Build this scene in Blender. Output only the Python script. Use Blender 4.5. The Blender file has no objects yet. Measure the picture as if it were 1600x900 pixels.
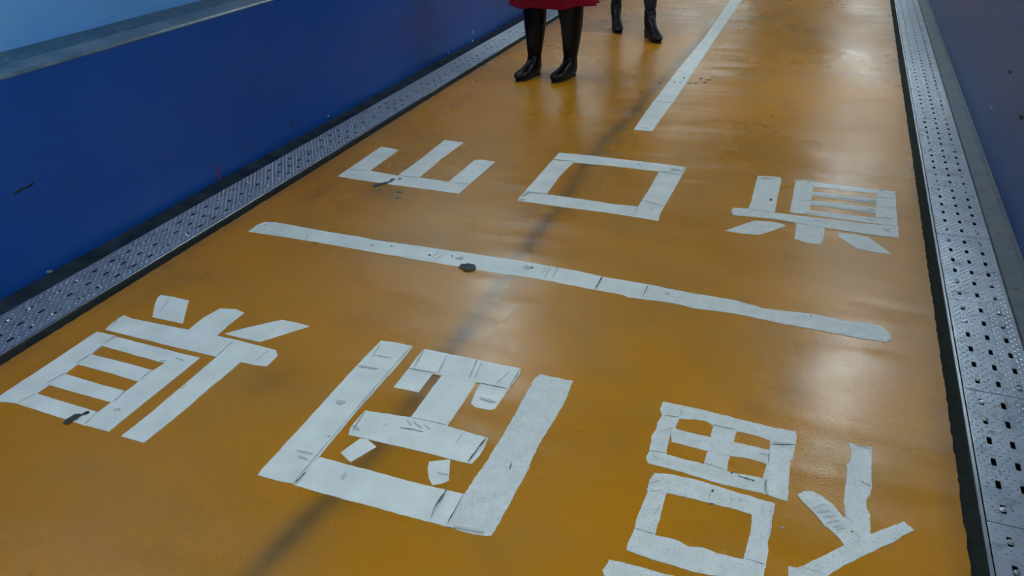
import bpy, bmesh, math, random
from mathutils import Vector, Matrix
random.seed(7)
R_ = math.radians
scene = bpy.context.scene
col = scene.collection

# ------------------------------------------------------------------ camera
# camera axes recovered from the tunnel's vanishing points (x across, y along the tunnel, z up)
CAM_H = 1.5
FPX = 1210.0
RX = Vector((0.93065621, 0.16289784, -0.32763288))     # rows: world axes in image axes (right, down, forward)
RY = Vector((0.36499476, -0.47608012, 0.80007909))
RZ = Vector((-0.02564835, -0.86418286, -0.50252378))
right = Vector((RX.x, RY.x, RZ.x)); down = Vector((RX.y, RY.y, RZ.y)); fwd = Vector((RX.z, RY.z, RZ.z))
cd = bpy.data.cameras.new('camera')
cd.sensor_width = 36.0; cd.lens = FPX / 1600.0 * 36.0; cd.clip_start = 0.02; cd.clip_end = 200
cam = bpy.data.objects.new('camera', cd); col.objects.link(cam)
m = Matrix((right, -down, -fwd)).transposed().to_4x4()
m.translation = Vector((0, 0, CAM_H))
cam.matrix_world = m
scene.camera = cam

# ------------------------------------------------------------------ world, exposure
w = bpy.data.worlds.new('world'); scene.world = w; w.use_nodes = True
w.node_tree.nodes['Background'].inputs[0].default_value = (0.5, 0.6, 0.7, 1)
w.node_tree.nodes['Background'].inputs[1].default_value = 0.0
scene.view_settings.view_transform = 'Standard'
scene.view_settings.look = 'None'
scene.view_settings.exposure = 0.0
scene.view_settings.gamma = 1.0
LAMP_E = (30.0, 37.0)      # left row, right row
LAMP_ROWS = (-2.35, 0.55)
LAMP_COL = (0.84, 0.97, 1.0)
CEIL_Z = 2.45

# ------------------------------------------------------------------ materials
def mat(name, rough=0.5, metal=0.0, base=(.5, .5, .5), var=None, nscale=8.0, bump=0.0, bscale=40.0, spec=0.5, var2=None, n2=60.0, rvar=0.0):
    m = bpy.data.materials.new(name); m.use_nodes = True
    nt = m.node_tree; N = nt.nodes; L = nt.links
    p = N['Principled BSDF']
    p.inputs['Roughness'].default_value = rough; p.inputs['Metallic'].default_value = metal
    p.inputs['Specular IOR Level'].default_value = spec
    p.inputs['Base Color'].default_value = (*base, 1)
    g = N.new('ShaderNodeNewGeometry')
    last = None
    def noise(sc, det=6):
        n = N.new('ShaderNodeTexNoise'); n.inputs['Scale'].default_value = sc; n.inputs['Detail'].default_value = det
        L.new(g.outputs['Position'], n.inputs['Vector']); return n
    if var:
        n = noise(nscale); r = N.new('ShaderNodeValToRGB'); r.color_ramp.elements[0].position = .35; r.color_ramp.elements[1].position = .68
        r.color_ramp.elements[0].color = (*base, 1); r.color_ramp.elements[1].color = (*var, 1)
        L.new(n.outputs['Fac'], r.inputs['Fac']); last = r.outputs['Color']
        if var2:
            n2_ = noise(n2, 4); r2 = N.new('ShaderNodeValToRGB'); r2.color_ramp.elements[0].position = .58; r2.color_ramp.elements[1].position = .74
            L.new(n2_.outputs['Fac'], r2.inputs['Fac'])
            mx = N.new('ShaderNodeMix'); mx.data_type = 'RGBA'; L.new(r2.outputs['Color'], mx.inputs['Factor'])
            L.new(last, mx.inputs['A']); mx.inputs['B'].default_value = (*var2, 1); last = mx.outputs['Result']
        L.new(last, p.inputs['Base Color'])
    if rvar:
        n = noise(nscale * .7 + 1, 3); mr = N.new('ShaderNodeMapRange'); mr.inputs['From Min'].default_value = .3; mr.inputs['From Max'].default_value = .7
        mr.inputs['To Min'].default_value = rough - rvar; mr.inputs['To Max'].default_value = rough + rvar
        L.new(n.outputs['Fac'], mr.inputs['Value']); L.new(mr.outputs['Result'], p.inputs['Roughness'])
    if bump:
        n = noise(bscale, 5); b = N.new('ShaderNodeBump'); b.inputs['Strength'].default_value = bump; b.inputs['Distance'].default_value = .01
        L.new(n.outputs['Fac'], b.inputs['Height']); L.new(b.outputs['Normal'], p.inputs['Normal'])
    return m

def floor_material():
    m = bpy.data.materials.new('orange_floor_paint'); m.use_nodes = True
    nt = m.node_tree; N = nt.nodes; L = nt.links; p = N['Principled BSDF']
    g = N.new('ShaderNodeNewGeometry')
    def noise(sc, det=5, off=(0, 0, 0), stretch=(1, 1, 1)):
        mp = N.new('ShaderNodeMapping'); mp.inputs['Location'].default_value = off; mp.inputs['Scale'].default_value = stretch
        L.new(g.outputs['Position'], mp.inputs['Vector'])
        n = N.new('ShaderNodeTexNoise'); n.inputs['Scale'].default_value = sc; n.inputs['Detail'].default_value = det
        L.new(mp.outputs['Vector'], n.inputs['Vector']); return n.outputs['Fac']
    def mapr(v, a, b, c, d):
        r = N.new('ShaderNodeMapRange'); r.inputs['From Min'].default_value = a; r.inputs['From Max'].default_value = b
        r.inputs['To Min'].default_value = c; r.inputs['To Max'].default_value = d; r.interpolation_type = 'SMOOTHSTEP'; L.new(v, r.inputs['Value']); return r.outputs['Result']
    def mix(f, a, b):
        x = N.new('ShaderNodeMix'); x.data_type = 'RGBA'
        L.new(f, x.inputs['Factor'])
        for s, v in (('A', a), ('B', b)):
            if isinstance(v, tuple): x.inputs[s].default_value = (*v, 1)
            else: L.new(v, x.inputs[s])
        return x.outputs['Result']
    c = mix(mapr(noise(1.6), .35, .65, 0, 1), (0.55, 0.220, 0.002), (0.48, 0.196, 0.003))
    c = mix(mapr(noise(2.7, 3, (4, 2, 0)), .45, .85, 0, .55), c, (0.34, 0.20, 0.055))        # worn greyer patches
    c = mix(mapr(noise(330, 3), .35, .75, 0, .60), c, (0.27, 0.115, 0.004))                    # fine grit
    at = N.new('ShaderNodeAttribute'); at.attribute_name = 'dirt'
    br = N.new('ShaderNodeMath'); br.operation = 'MULTIPLY'; L.new(at.outputs['Fac'], br.inputs[0])
    L.new(mapr(noise(9, 3, (1, 5, 0)), .2, .8, .6, 1.1), br.inputs[1])
    c = mix(br.outputs[0], c, (0.125, 0.072, 0.022))
    L.new(c, p.inputs['Base Color'])
    r = mapr(noise(1.3, 2, (7, 1, 0), (1, .6, 1)), .25, .78, .22, .40)
    ad = N.new('ShaderNodeMath'); ad.operation = 'ADD'; L.new(r, ad.inputs[0])
    L.new(mapr(noise(9, 2), .3, .7, -.015, .02), ad.inputs[1]); L.new(ad.outputs[0], p.inputs['Roughness'])
    p.inputs['Specular IOR Level'].default_value = 0.48
    b1 = N.new('ShaderNodeBump'); b1.inputs['Strength'].default_value = 0.8; b1.inputs['Distance'].default_value = .015
    L.new(noise(2.4, 1.5, (3, 3, 0), (.7, 1.8, 1)), b1.inputs['Height'])
    b2 = N.new('ShaderNodeBump'); b2.inputs['Strength'].default_value = 0.12; b2.inputs['Distance'].default_value = .004
    L.new(noise(170, 1), b2.inputs['Height']); L.new(b1.outputs['Normal'], b2.inputs['Normal'])
    L.new(b2.outputs['Normal'], p.inputs['Normal'])
    return m

M = {}
M['floor'] = floor_material()
M['tape'] = mat('white_marking_tape', .42, 0, (.80, .84, .82), (.68, .72, .71), 9, .25, 120)
M['worn_tape'] = mat('worn_white_marking_tape', .5, 0, (.78, .81, .80), (.68, .71, .70), 26, .6, 170, var2=(.46, .48, .49), n2=150)
M['strip'] = mat('dark_joint_filler', .75, 0, (.013, .016, .015), (.020, .024, .021), 30, .5, 200, spec=.1)
M['scuff'] = mat('dark_scuff', .7, 0, (.06, .062, .065), (.11, .11, .115), 60)
M['faint_scuff'] = mat('faint_grey_scuff', .6, 0, (.44, .46, .46), (.52, .54, .54), 60)
M['chip'] = mat('black_torn_spot', .55, 0, (.02, .02, .024), (.07, .07, .08), 90, .5, 150)
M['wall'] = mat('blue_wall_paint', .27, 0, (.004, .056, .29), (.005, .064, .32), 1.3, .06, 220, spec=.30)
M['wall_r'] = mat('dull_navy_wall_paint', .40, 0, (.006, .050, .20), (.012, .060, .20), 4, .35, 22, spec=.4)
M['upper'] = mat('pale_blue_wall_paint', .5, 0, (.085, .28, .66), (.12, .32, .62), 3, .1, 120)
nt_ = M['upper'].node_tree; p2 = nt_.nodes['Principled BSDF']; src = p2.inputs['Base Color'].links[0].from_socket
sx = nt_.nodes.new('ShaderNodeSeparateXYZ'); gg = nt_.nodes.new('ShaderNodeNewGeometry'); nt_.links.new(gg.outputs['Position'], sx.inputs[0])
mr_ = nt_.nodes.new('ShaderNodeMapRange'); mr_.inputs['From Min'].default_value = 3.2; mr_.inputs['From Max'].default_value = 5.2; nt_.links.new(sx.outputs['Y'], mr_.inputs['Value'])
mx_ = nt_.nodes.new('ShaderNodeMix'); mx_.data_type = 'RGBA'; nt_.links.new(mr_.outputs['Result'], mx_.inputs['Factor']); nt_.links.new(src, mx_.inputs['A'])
mx_.inputs['B'].default_value = (.66, .74, .78, 1); nt_.links.new(mx_.outputs['Result'], p2.inputs['Base Color'])     # unseen far stretch made paler to brighten its reflection in the floor
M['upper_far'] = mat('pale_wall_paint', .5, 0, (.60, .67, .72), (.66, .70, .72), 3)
M['ledge'] = mat('weathered_blue_grey_ledge', .26, 0, (.018, .060, .115), (.04, .085, .13), 9, .35, 40, var2=(.12, .16, .20), n2=30)
M['ceiling'] = mat('grey_ceiling_paint', .7, 0, (.30, .32, .33), (.26, .28, .29), 2)
M['plate'] = mat('galvanised_checker_plate', .34, .75, (.40, .465, .55), (.52, .58, .66), 9, .2, 120, var2=(.28, .29, .31), n2=17, rvar=.06)
M['stud'] = mat('polished_glint_stud', .30, .7, (.62, .68, .76), (.50, .55, .62), 60)  # base colour brighter than the plate, painting glints onto the worn studs
M['rail'] = mat('bright_steel_rail', .25, .9, (.62, .66, .70), (.5, .53, .57), 12)
M['bolt'] = mat('steel_bolt', .3, .9, (.6, .62, .64))
M['trough'] = mat('dark_drain_trough', .9, 0, (.012, .012, .014))
M['curb'] = mat('grey_blue_curb_concrete', .6, 0, (.075, .105, .15), (.12, .135, .15), 9, .6, 60, var2=(.05, .055, .06), n2=24)
M['curb_l'] = mat('dark_wall_foot', .9, 0, (.008, .015, .030), (.028, .042, .062), 9, .4, 60, spec=.08)
M['nosing'] = mat('worn_highlit_ledge_edge', .28, 0, (.035, .075, .12), (.12, .165, .21), 7, .4, 45, var2=(.05, .09, .13), n2=40, spec=.7)  # worn edge, paled further so its colour carries the lamp highlight
M['leather'] = mat('black_boot_leather', .30, 0, (.002, .002, .0025), (.003, .003, .0035), 14, .45, 30, spec=.2)
M['suede'] = mat('matt_black_boot_leather', .42, 0, (.005, .006, .008), (.009, .009, .012), 30, .4, 60, spec=.3)
M['sole'] = mat('black_rubber_sole', .6, 0, (.008, .008, .008))
M['trousers'] = mat('dark_navy_trousers', .85, 0, (.006, .007, .016), (.009, .010, .02), 30, .3, 200)
M['tights'] = mat('black_tights', .8, 0, (.006, .006, .007))
M['red'] = mat('dark_red_wool', .9, 0, (.19, .004, .013), (.24, .007, .019), 40, .3, 250, spec=.1)
M['coat'] = mat('dark_grey_wool', .85, 0, (.03, .032, .04), (.04, .042, .05), 40, .3, 250)
M['skin'] = mat('skin', .5, 0, (.62, .40, .30), (.66, .43, .33), 10)
M['hair'] = mat('black_hair', .4, 0, (.012, .009, .008), (.03, .022, .018), 60, .5, 150)
M['eye'] = mat('dark_eye', .2, 0, (.02, .015, .012))
M['lip'] = mat('lips', .45, 0, (.45, .13, .12))
M['housing'] = mat('white_lamp_housing', .5, 0, (.75, .75, .75))
M['red_paint'] = mat('faded_red_paint', .5, 0, (.18, .012, .05), (.03, .04, .2), 30)
M['fleck'] = mat('pale_paint_fleck', .6, 0, (.25, .30, .36))
for i_ in (0, 1):
    em = bpy.data.materials.new('lit_lamp_tube'); em.use_nodes = True
    p_ = em.node_tree.nodes['Principled BSDF']
    p_.inputs['Base Color'].default_value = (.8, .8, .8, 1)
    p_.inputs['Emission Color'].default_value = (*LAMP_COL, 1); p_.inputs['Emission Strength'].default_value = LAMP_E[i_]
    M['lamp%d' % i_] = em

# ------------------------------------------------------------------ helpers
def fl(u, v, z=0.0):
    """point of the floor seen at pixel (u, v) of the 1600x900 photograph: where that mark lies in the tunnel"""
    c = Vector((u - 800.0, v - 450.0, FPX))
    d = Vector((RX.dot(c), RY.dot(c), RZ.dot(c)))
    t = (z - CAM_H) / d.z
    return (d.x * t, d.y * t)
def onwall(u, v, x):
    c = Vector((u - 800.0, v - 450.0, FPX))
    d = Vector((RX.dot(c), RY.dot(c), RZ.dot(c)))
    t = x / d.x
    return (x, d.y * t, CAM_H + d.z * t)

def link(name, me, material, parent=None, **kw):
    o = bpy.data.objects.new(name, me); col.objects.link(o)
    if material is not None and len(me.materials) == 0: me.materials.append(material)
    if parent: o.parent = parent
    for k, v in kw.items(): o[k] = v
    return o
def from_bm(name, bm, material, parent=None, smooth=False, **kw):
    me = bpy.data.meshes.new(name); bmesh.ops.recalc_face_normals(bm, faces=bm.faces) if len(bm.faces) else None
    bm.to_mesh(me); bm.free()
    if smooth:
        for f in me.polygons: f.use_smooth = True
    return link(name, me, material, parent, **kw)
def empty(name, loc, **kw):
    o = bpy.data.objects.new(name, None); o.empty_display_size = .1; o.location = loc; col.objects.link(o)
    for k, v in kw.items(): o[k] = v
    return o
def box(bm, x0, x1, y0, y1, z0, z1):
    v = [bm.verts.new((x, y, z)) for x in (x0, x1) for y in (y0, y1) for z in (z0, z1)]
    for f in ((0, 1, 3, 2), (4, 6, 7, 5), (0, 4, 5, 1), (2, 3, 7, 6), (0, 2, 6, 4), (1, 5, 7, 3)): bm.faces.new([v[i] for i in f])
def sweep(bm, prof, y0, y1, closed=True, ny=1):
    """profile of (x, z) points swept along the tunnel"""
    rings = []
    for k in range(ny + 1):
        y = y0 + (y1 - y0) * k / ny
        rings.append([bm.verts.new((x, y, z)) for x, z in prof])
    n = len(prof)
    for a, b in zip(rings, rings[1:]):
        for i in range(n if closed else n - 1):
            bm.faces.new((a[i], a[(i + 1) % n], b[(i + 1) % n], b[i]))
    if closed:
        bm.faces.new(rings[0]); bm.faces.new(rings[-1])

# ------------------------------------------------------------------ setting
XL, XR = -2.428, 0.510            # edges of the orange paint
Y0, Y1 = -4.0, 26.0
RAIL_R, RAIL_L = 0.549, -2.480    # tunnel-side faces of the steel rails
PL_R = (0.563, 0.764); PL_L = (-2.719, -2.494)
WR, WL = 0.848, -2.800

# stains of the floor: (pixel u, v, radius x, radius y, strength)
crack = [(-1.075, .5), (-1.064, .92), (-1.06, 1.0), (-1.046, 1.12), (-1.02, 1.23), (-1.02, 1.33), (-1.006, 1.445), (-1.018, 1.9), (-1.03, 2.27), (-1.045, 2.64),
         (-1.05, 2.97), (-1.04, 3.11), (-1.075, 3.6), (-1.09, 4.1), (-1.06, 4.48), (-1.055, 5.03), (-1.03, 5.7), (-.985, 6.8), (-.96, 8.6), (-.95, 26)]
def crack_x(y):
    if y <= crack[0][1]: return crack[0][0]
    for (xa, ya), (xb, yb) in zip(crack, crack[1:]):
        if y <= yb: return xa + (xb - xa) * (y - ya) / (yb - ya)
    return crack[-1][0]
blots = [(432, 592, .09, .10, .35), (1240, 612, .05, .08, .45), (1175, 640, .05, .05, .2), (600, 300, .13, .07, .4), (720, 395, .10, .08, .25), (660, 385, .16, .12, .15), (800, 290, .10, .10, .30),
         (310, 430, .16, .05, .25), (820, 340, .10, .14, .3), (1380, 330, .12, .16, .18), (1420, 500, .08, .35, .25), (1470, 690, .05, .3, .2), (1355, 118, .14, .05, .35), (1300, 95, .12, .04, .25),
         (1350, 200, .2, .1, .15), (1000, 410, .1, .1, .1), (1330, 560, .15, .15, .10), (700, 240, .1, .1, .15), (560, 500, .1, .08, .2), (1060, 126, .12, .03, .3), (960, 430, .2, .15, .1),
         (500, 300, .05, .15, .3), (240, 455, .05, .2, .25), (90, 560, .05, .18, .25), (1450, 300, .03, .5, .3), (1150, 470, .12, .04, .2), (1280, 50, .3, .12, .2), (980, 30, .3, .25, .25), (770, 90, .1, .4, .2)]
bl = [(*fl(u, v), rx, ry, s) for u, v, rx, ry, s in blots]
def build_floor():
    ys = []; y = Y0
    while y < Y1:
        ys.append(y); y += .05 if y < .6 else (.02 if y < 5 else (.035 if y < 10 else .4))
    ys.append(Y1)
    nx = 150
    xs = [XL + (XR - XL) * i / nx for i in range(nx + 1)]
    rnd = random.Random(3)
    jl = [rnd.uniform(-.0022, .0022) for _ in ys]; jr = [rnd.uniform(-.0022, .0022) for _ in ys]
    verts = []; dirt = []
    for j, y in enumerate(ys):
        cx = crack_x(y)
        wob = .5 + .5 * math.sin(y * 2.3) * math.sin(y * 5.1 + 1)
        for i, x in enumerate(xs):
            xx = x + (jl[j] if i == 0 else 0) + (jr[j] if i == nx else 0)
            verts.append((xx, y, 0.0))
            w_ = .030 + .012 * wob
            d = .78 * math.exp(-((x - cx) / w_) ** 2) * (.75 + .25 * wob)
            d += .22 * math.exp(-((x - cx - .03) / (.10)) ** 2)
            d += .35 * math.exp(-((x - XL) / .05) ** 2) + .42 * math.exp(-((x - XR) / .045) ** 2)
            for bx, by, rx, ry, s in bl:
                q = ((x - bx) / rx) ** 2 + ((y - by) / ry) ** 2
                if q < 9: d += s * math.exp(-q)
            dirt.append(min(d, .92))
    faces = []
    n = nx + 1
    for j in range(len(ys) - 1):
        for i in range(nx):
            a = j * n + i; faces.append((a, a + 1, a + 1 + n, a + n))
    # thickness under the paint so it is a slab
    nb = len(verts)
    verts += [(XL, Y0, -.06), (XR, Y0, -.06), (XR, Y1, -.06), (XL, Y1, -.06)]; dirt += [.6] * 4
    faces.append((nb + 3, nb + 2, nb + 1, nb))
    me = bpy.data.meshes.new('floor'); me.from_pydata(verts, [], faces)
    a = me.attributes.new('dirt', 'FLOAT', 'POINT'); a.data.foreach_set('value', dirt)
    return link('floor', me, M['floor'], kind='structure')
build_floor()

# dark joint filler between paint and rails
bm = bmesh.new(); sweep(bm, [(RAIL_R, -.005), (RAIL_R, -.06), (XR - .006, -.06), (XR - .006, -.004)], Y0, Y1)
from_bm('trim_1', bm, M['strip'], kind='structure')
bm = bmesh.new(); sweep(bm, [(XL + .006, -.004), (XL + .006, -.06), (RAIL_L, -.06), (RAIL_L, -.005)], Y0, Y1)
from_bm('trim_2', bm, M['strip'], kind='structure')
# trough floors below the covers
bm = bmesh.new(); box(bm, XR, WR + .05, Y0, Y1, -.22, -.20); from_bm('trim_3', bm, M['trough'], kind='structure')
bm = bmesh.new(); box(bm, WL - .05, XL, Y0, Y1, -.22, -.20); from_bm('trim_4', bm, M['trough'], kind='structure')
for nm, x0, x1 in (('trim_5', XR - .05, RAIL_R - .002), ('trim_6', RAIL_L + .002, XL + .05)):
    bm = bmesh.new(); box(bm, x0, x1, Y0, Y1, -.20, -.061); from_bm(nm, bm, M['trough'], kind='structure')
# wall feet
bm = bmesh.new(); sweep(bm, [(PL_R[1] + .002, -.012), (PL_R[1] + .008, .002), (.80, .006), (.835, .011), (WR - .004, .026), (WR + .02, .03), (WR + .02, -.20), (PL_R[1] + .002, -.20)], Y0, Y1)
from_bm('baseboard_right', bm, M['curb'], kind='structure')
bm = bmesh.new(); sweep(bm, [(PL_L[0] - .002, -.03), (PL_L[0] - .006, -.004), (-2.745, -.006), (-2.775, -.003), (WL + .004, .012), (WL - .02, .02), (WL - .02, -.20), (PL_L[0] - .002, -.20)], Y0, Y1)
from_bm('baseboard_left', bm, M['curb_l'], kind='structure')

# left wall: blue dado, ledge, pale upper wall
bm = bmesh.new(); sweep(bm, [(WL, 0), (WL, .78), (WL - .35, .78), (WL - .35, 0)], Y0, Y1)
wall_l = from_bm('wall_left', bm, M['wall'], kind='structure')
def ledge(names, s, x):    # s = -1 left, +1 right; worn rounded nosing with the highlight in its colour, then the sloping painted top
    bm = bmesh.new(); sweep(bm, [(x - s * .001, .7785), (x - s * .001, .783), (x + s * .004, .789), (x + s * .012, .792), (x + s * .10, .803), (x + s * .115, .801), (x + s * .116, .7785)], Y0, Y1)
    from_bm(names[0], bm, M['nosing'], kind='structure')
    bm = bmesh.new(); sweep(bm, [(x + s * .1165, .7785), (x + s * .1165, .799), (x + s * .212, .824), (x + s * .213, .806), (x + s * .30, .806), (x + s * .30, .7785)], Y0, Y1)
    from_bm(names[1], bm, M['ledge'], kind='structure')
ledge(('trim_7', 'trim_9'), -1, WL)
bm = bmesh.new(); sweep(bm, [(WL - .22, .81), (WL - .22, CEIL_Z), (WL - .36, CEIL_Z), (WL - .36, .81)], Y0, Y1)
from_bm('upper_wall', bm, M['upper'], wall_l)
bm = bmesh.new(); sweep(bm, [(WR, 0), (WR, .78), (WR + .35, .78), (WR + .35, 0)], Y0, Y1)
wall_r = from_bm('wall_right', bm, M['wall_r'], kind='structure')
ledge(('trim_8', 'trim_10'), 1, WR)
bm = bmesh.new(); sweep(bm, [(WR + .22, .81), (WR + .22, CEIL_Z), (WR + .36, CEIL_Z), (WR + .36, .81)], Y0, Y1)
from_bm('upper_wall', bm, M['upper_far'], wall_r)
bm = bmesh.new(); box(bm, WL - .36, WR + .36, Y0, Y1, CEIL_Z, CEIL_Z + .1); from_bm('ceiling', bm, M['ceiling'], kind='structure')
bm = bmesh.new(); box(bm, WL - .36, WR + .36, Y0 - .1, Y0, -.22, CEIL_Z); from_bm('added_end_wall_back', bm, M['upper_far'], kind='structure')  # added behind the camera, closes off the tunnel to keep light in
bm = bmesh.new(); box(bm, WL - .36, WR + .36, Y1, Y1 + .1, -.22, CEIL_Z); from_bm('added_end_wall_front', bm, M['upper_far'], kind='structure')  # unseen far closure, added to hold the lamp light; the tunnel runs on

# lamps on the ceiling
hb = bmesh.new(); box(hb, -.03, .03, -.62, .62, -.03, 0); box(hb, -.02, .02, -.50, -.47, -.14, -.03); box(hb, -.02, .02, .47, .50, -.14, -.03); hme = bpy.data.meshes.new('housing'); hb.to_mesh(hme); hb.free(); hme.materials.append(M['housing'])
for row, rx in enumerate(LAMP_ROWS):
    tb = bmesh.new(); box(tb, -.045, .045, -.60, .60, -.20, -.141); tme = bpy.data.meshes.new('lamp_tube'); tb.to_mesh(tme); tb.free(); tme.materials.append(M['lamp%d' % row])
    y = -3.1
    while y < Y1 - 1:
        e = empty('ceiling_lamp', (rx, y, CEIL_Z), label='long white fluorescent lamp on the tunnel ceiling, seen as glow in the floor', category='lamp', group='fluorescent lamps along the tunnel ceiling')
        link('housing', hme, None, e); link('lamp_tube', tme, None, e)
        y += 4.3

# ------------------------------------------------------------------ drain covers
def plate_mesh(name, wdt, ln, rows, studs=True, seed=0):
    rnd = random.Random(seed)
    bm = bmesh.new(); T = -.0028
    pitch = .0915; ys = [(k - 2.5) * pitch for k in range(6)]
    sl, sw = .0160, .0066      # half slot
    # grid lines
    gx = [-wdt / 2]; 
    for r in rows: gx += [r - .014, r + .014]
    gx += [wdt / 2]
    gy = [-ln / 2]
    for y in ys: gy += [y - .024, y + .024]
    gy += [ln / 2]
    vt = {}
    def V(x, y, z=0.0):
        k = (round(x, 5), round(y, 5), round(z, 5))
        if k not in vt: vt[k] = bm.verts.new((x, y, z))
        return vt[k]
    for i in range(len(gx) - 1):
        for j in range(len(gy) - 1):
            x0, x1, y0, y1 = gx[i], gx[i + 1], gy[j], gy[j + 1]
            if i % 2 == 1 and j % 2 == 1:
                cx, cy = (x0 + x1) / 2, (y0 + y1) / 2
                out = [(x0, y0), (x1, y0), (x1, y1), (x0, y1)]
                c = .0025
                hole = [(-sw + c, -sl), (sw - c, -sl), (sw, -sl + c), (sw, sl - c), (sw - c, sl), (-sw + c, sl), (-sw, sl - c), (-sw, -sl + c)]
                H = [V(cx + a, cy + b) for a, b in hole]; HB = [V(cx + a, cy + b, T) for a, b in hole]
                O = [V(*o) for o in out]
                bm.faces.new((O[0], O[1], H[1], H[0])); bm.faces.new((O[1], H[2], H[1])); bm.faces.new((O[1], O[2], H[3], H[2])); bm.faces.new((O[2], H[4], H[3]))
                bm.faces.new((O[2], O[3], H[5], H[4])); bm.faces.new((O[3], H[6], H[5])); bm.faces.new((O[3], O[0], H[7], H[6])); bm.faces.new((O[0], H[0], H[7]))
                for k in range(8): bm.faces.new((H[k], H[(k + 1) % 8], HB[(k + 1) % 8], HB[k]))
            else:
                bm.faces.new((V(x0, y0), V(x1, y0), V(x1, y1), V(x0, y1)))
    # rims
    a, b = wdt / 2, ln / 2
    P = [(-a, -b), (a, -b), (a, b), (-a, b)]
    for k in range(4):
        (x0, y0), (x1, y1) = P[k], P[(k + 1) % 4]
        vs = [bm.verts.new(q) for q in ((x0, y0, 0), (x1, y1, 0), (x1, y1, T), (x0, y0, T))]; bm.faces.new(vs)
    if studs:
        # raised lozenges, rows staggered
        py, px = .01525, .0225
        ny = int(ln / py); nx = int(wdt / px)
        for j in range(ny):
            y = -ln / 2 + (j + .5) * ln / ny
            for i in range(nx + 1):
                x = -wdt / 2 + .006 + i * px + (px / 2 if j % 2 else 0)
                if x > wdt / 2 - .004: continue
                if any(abs(x - r) < .010 and abs(y - yy) < .019 for r in rows for yy in ys): continue
                h = .0022; lx, ly = .0052, .0032
                sx = 1 if (i + j) % 2 else -1
                q = [(-lx, -ly * .4 * sx), (0, -ly), (lx, ly * .4 * sx), (0, ly)]
                base = [bm.verts.new((x + u, y + v, 0.0001)) for u, v in q]
                top = [bm.verts.new((x + u * .45, y + v * .45, h)) for u, v in q]
                fs = [bm.faces.new(top)] + [bm.faces.new((base[k], base[(k + 1) % 4], top[(k + 1) % 4], top[k])) for k in range(4)]
                for f_ in fs: f_.material_index = 1
    me = bpy.data.meshes.new(name); bmesh.ops.recalc_face_normals(bm, faces=[f for f in bm.faces if f.material_index]); bm.to_mesh(me); bm.free(); me.materials.append(M['plate']); me.materials.append(M['stud'])
    return me
def bolt_mesh():
    bm = bmesh.new()
    def ring(r, z, n=10): return [bm.verts.new((r * math.cos(6.2832 * k / n), r * math.sin(6.2832 * k / n), z)) for k in range(n)]
    rs = [ring(.0085, 0), ring(.0085, .0016), ring(.0062, .0017), ring(.0060, .0045), ring(.0040, .0062)]
    for a, b in zip(rs, rs[1:]):
        for k in range(10): bm.faces.new((a[k], a[(k + 1) % 10], b[(k + 1) % 10], b[k]))
    bm.faces.new(rs[-1])
    me = bpy.data.meshes.new('bolt'); bm.to_mesh(me); bm.free(); me.materials.append(M['bolt'])
    for f in me.polygons: f.use_smooth = False
    return me
BOLT = bolt_mesh()
def drain(side, xr, rows_w, first, pitch, ends, label):
    """steel checker plates laid end to end over the drain: plates > bolts, with a rail at the floor side"""
    cx = (xr[0] + xr[1]) / 2; wdt = xr[1] - xr[0]
    rows = sorted(r - cx for r in rows_w)
    root = empty('drain_cover', (cx, 0, 0), label=label, category='drain cover')
    pm = plate_mesh('plate', wdt, pitch - .003, rows)
    rnd = random.Random(5 if side > 0 else 9)
    k = -2
    while True:
        yc = first + pitch * (k + .5)
        if yc > 13: break
        o = link('plate', pm, None, root); o.location = (0, yc, rnd.uniform(-.0006, .0006))
        o.rotation_euler = (0, 0, rnd.uniform(-.0008, .0008))
        if yc < 9.5:
            near, far = ends.get(k, (rnd.choice((1, 1, 2)), rnd.choice((1, 1, 2))))
            for ri in (0, 2):
                for pos in list(range(near)) + list(range(6 - far, 6)):
                    b = link('bolt', BOLT, None, o)
                    b.location = (rows[ri] + rnd.uniform(-.002, .002), (pos - 2.5) * .0915 + rnd.uniform(-.006, .006), 0)
                    b.rotation_euler = (rnd.uniform(-.1, .1), rnd.uniform(-.1, .1), rnd.uniform(0, 3))
        k += 1
    # plain continuation far down the tunnel
    bm = bmesh.new(); box(bm, -wdt / 2, wdt / 2, yc - pitch / 2, Y1, -.006, 0)
    from_bm('far_plate', bm, M['plate'], root)
    s = side
    inner = (RAIL_R - cx) if s > 0 else (RAIL_L - cx)
    bm = bmesh.new()
    prof = [(inner, -.05), (inner, .002), (inner + s * .0018, .0042), (inner + s * .0085, .0042), (inner + s * .0105, .001), (inner + s * .0105, -.05)]
    sweep(bm, prof, Y0, Y1)
    from_bm('rail', bm, M['rail'], root, label='bright narrow steel edge rail')
    bm = bmesh.new()
    e2 = (PL_R[1] - cx) if s > 0 else (PL_L[0] - cx)
    sweep(bm, [(e2 - s * .02, -.04), (e2 - s * .02, -.0075), (e2, -.0075), (e2, -.04)], Y0, Y1)
    sup = from_bm('support_angle', bm, M['trough'], root)
    return root
drain(1, PL_R, (.606, .664, .721), 1.699, .569, {0: (1, 2), 1: (1, 2), 2: (2, 1), 3: (1, 1), -1: (2, 2), 4: (2, 1), 5: (1, 1)},
      'grey checker-plate drain cover with bright edge rail along the right wall')
drain(-1, PL_L, (-2.539, -2.599, -2.660), 1.715, .585, {0: (2, 1), 1: (1, 2), 2: (2, 1), 3: (1, 2), -1: (1, 2)},
      'grey checker-plate drain cover running below the bright blue left wall')

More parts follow.
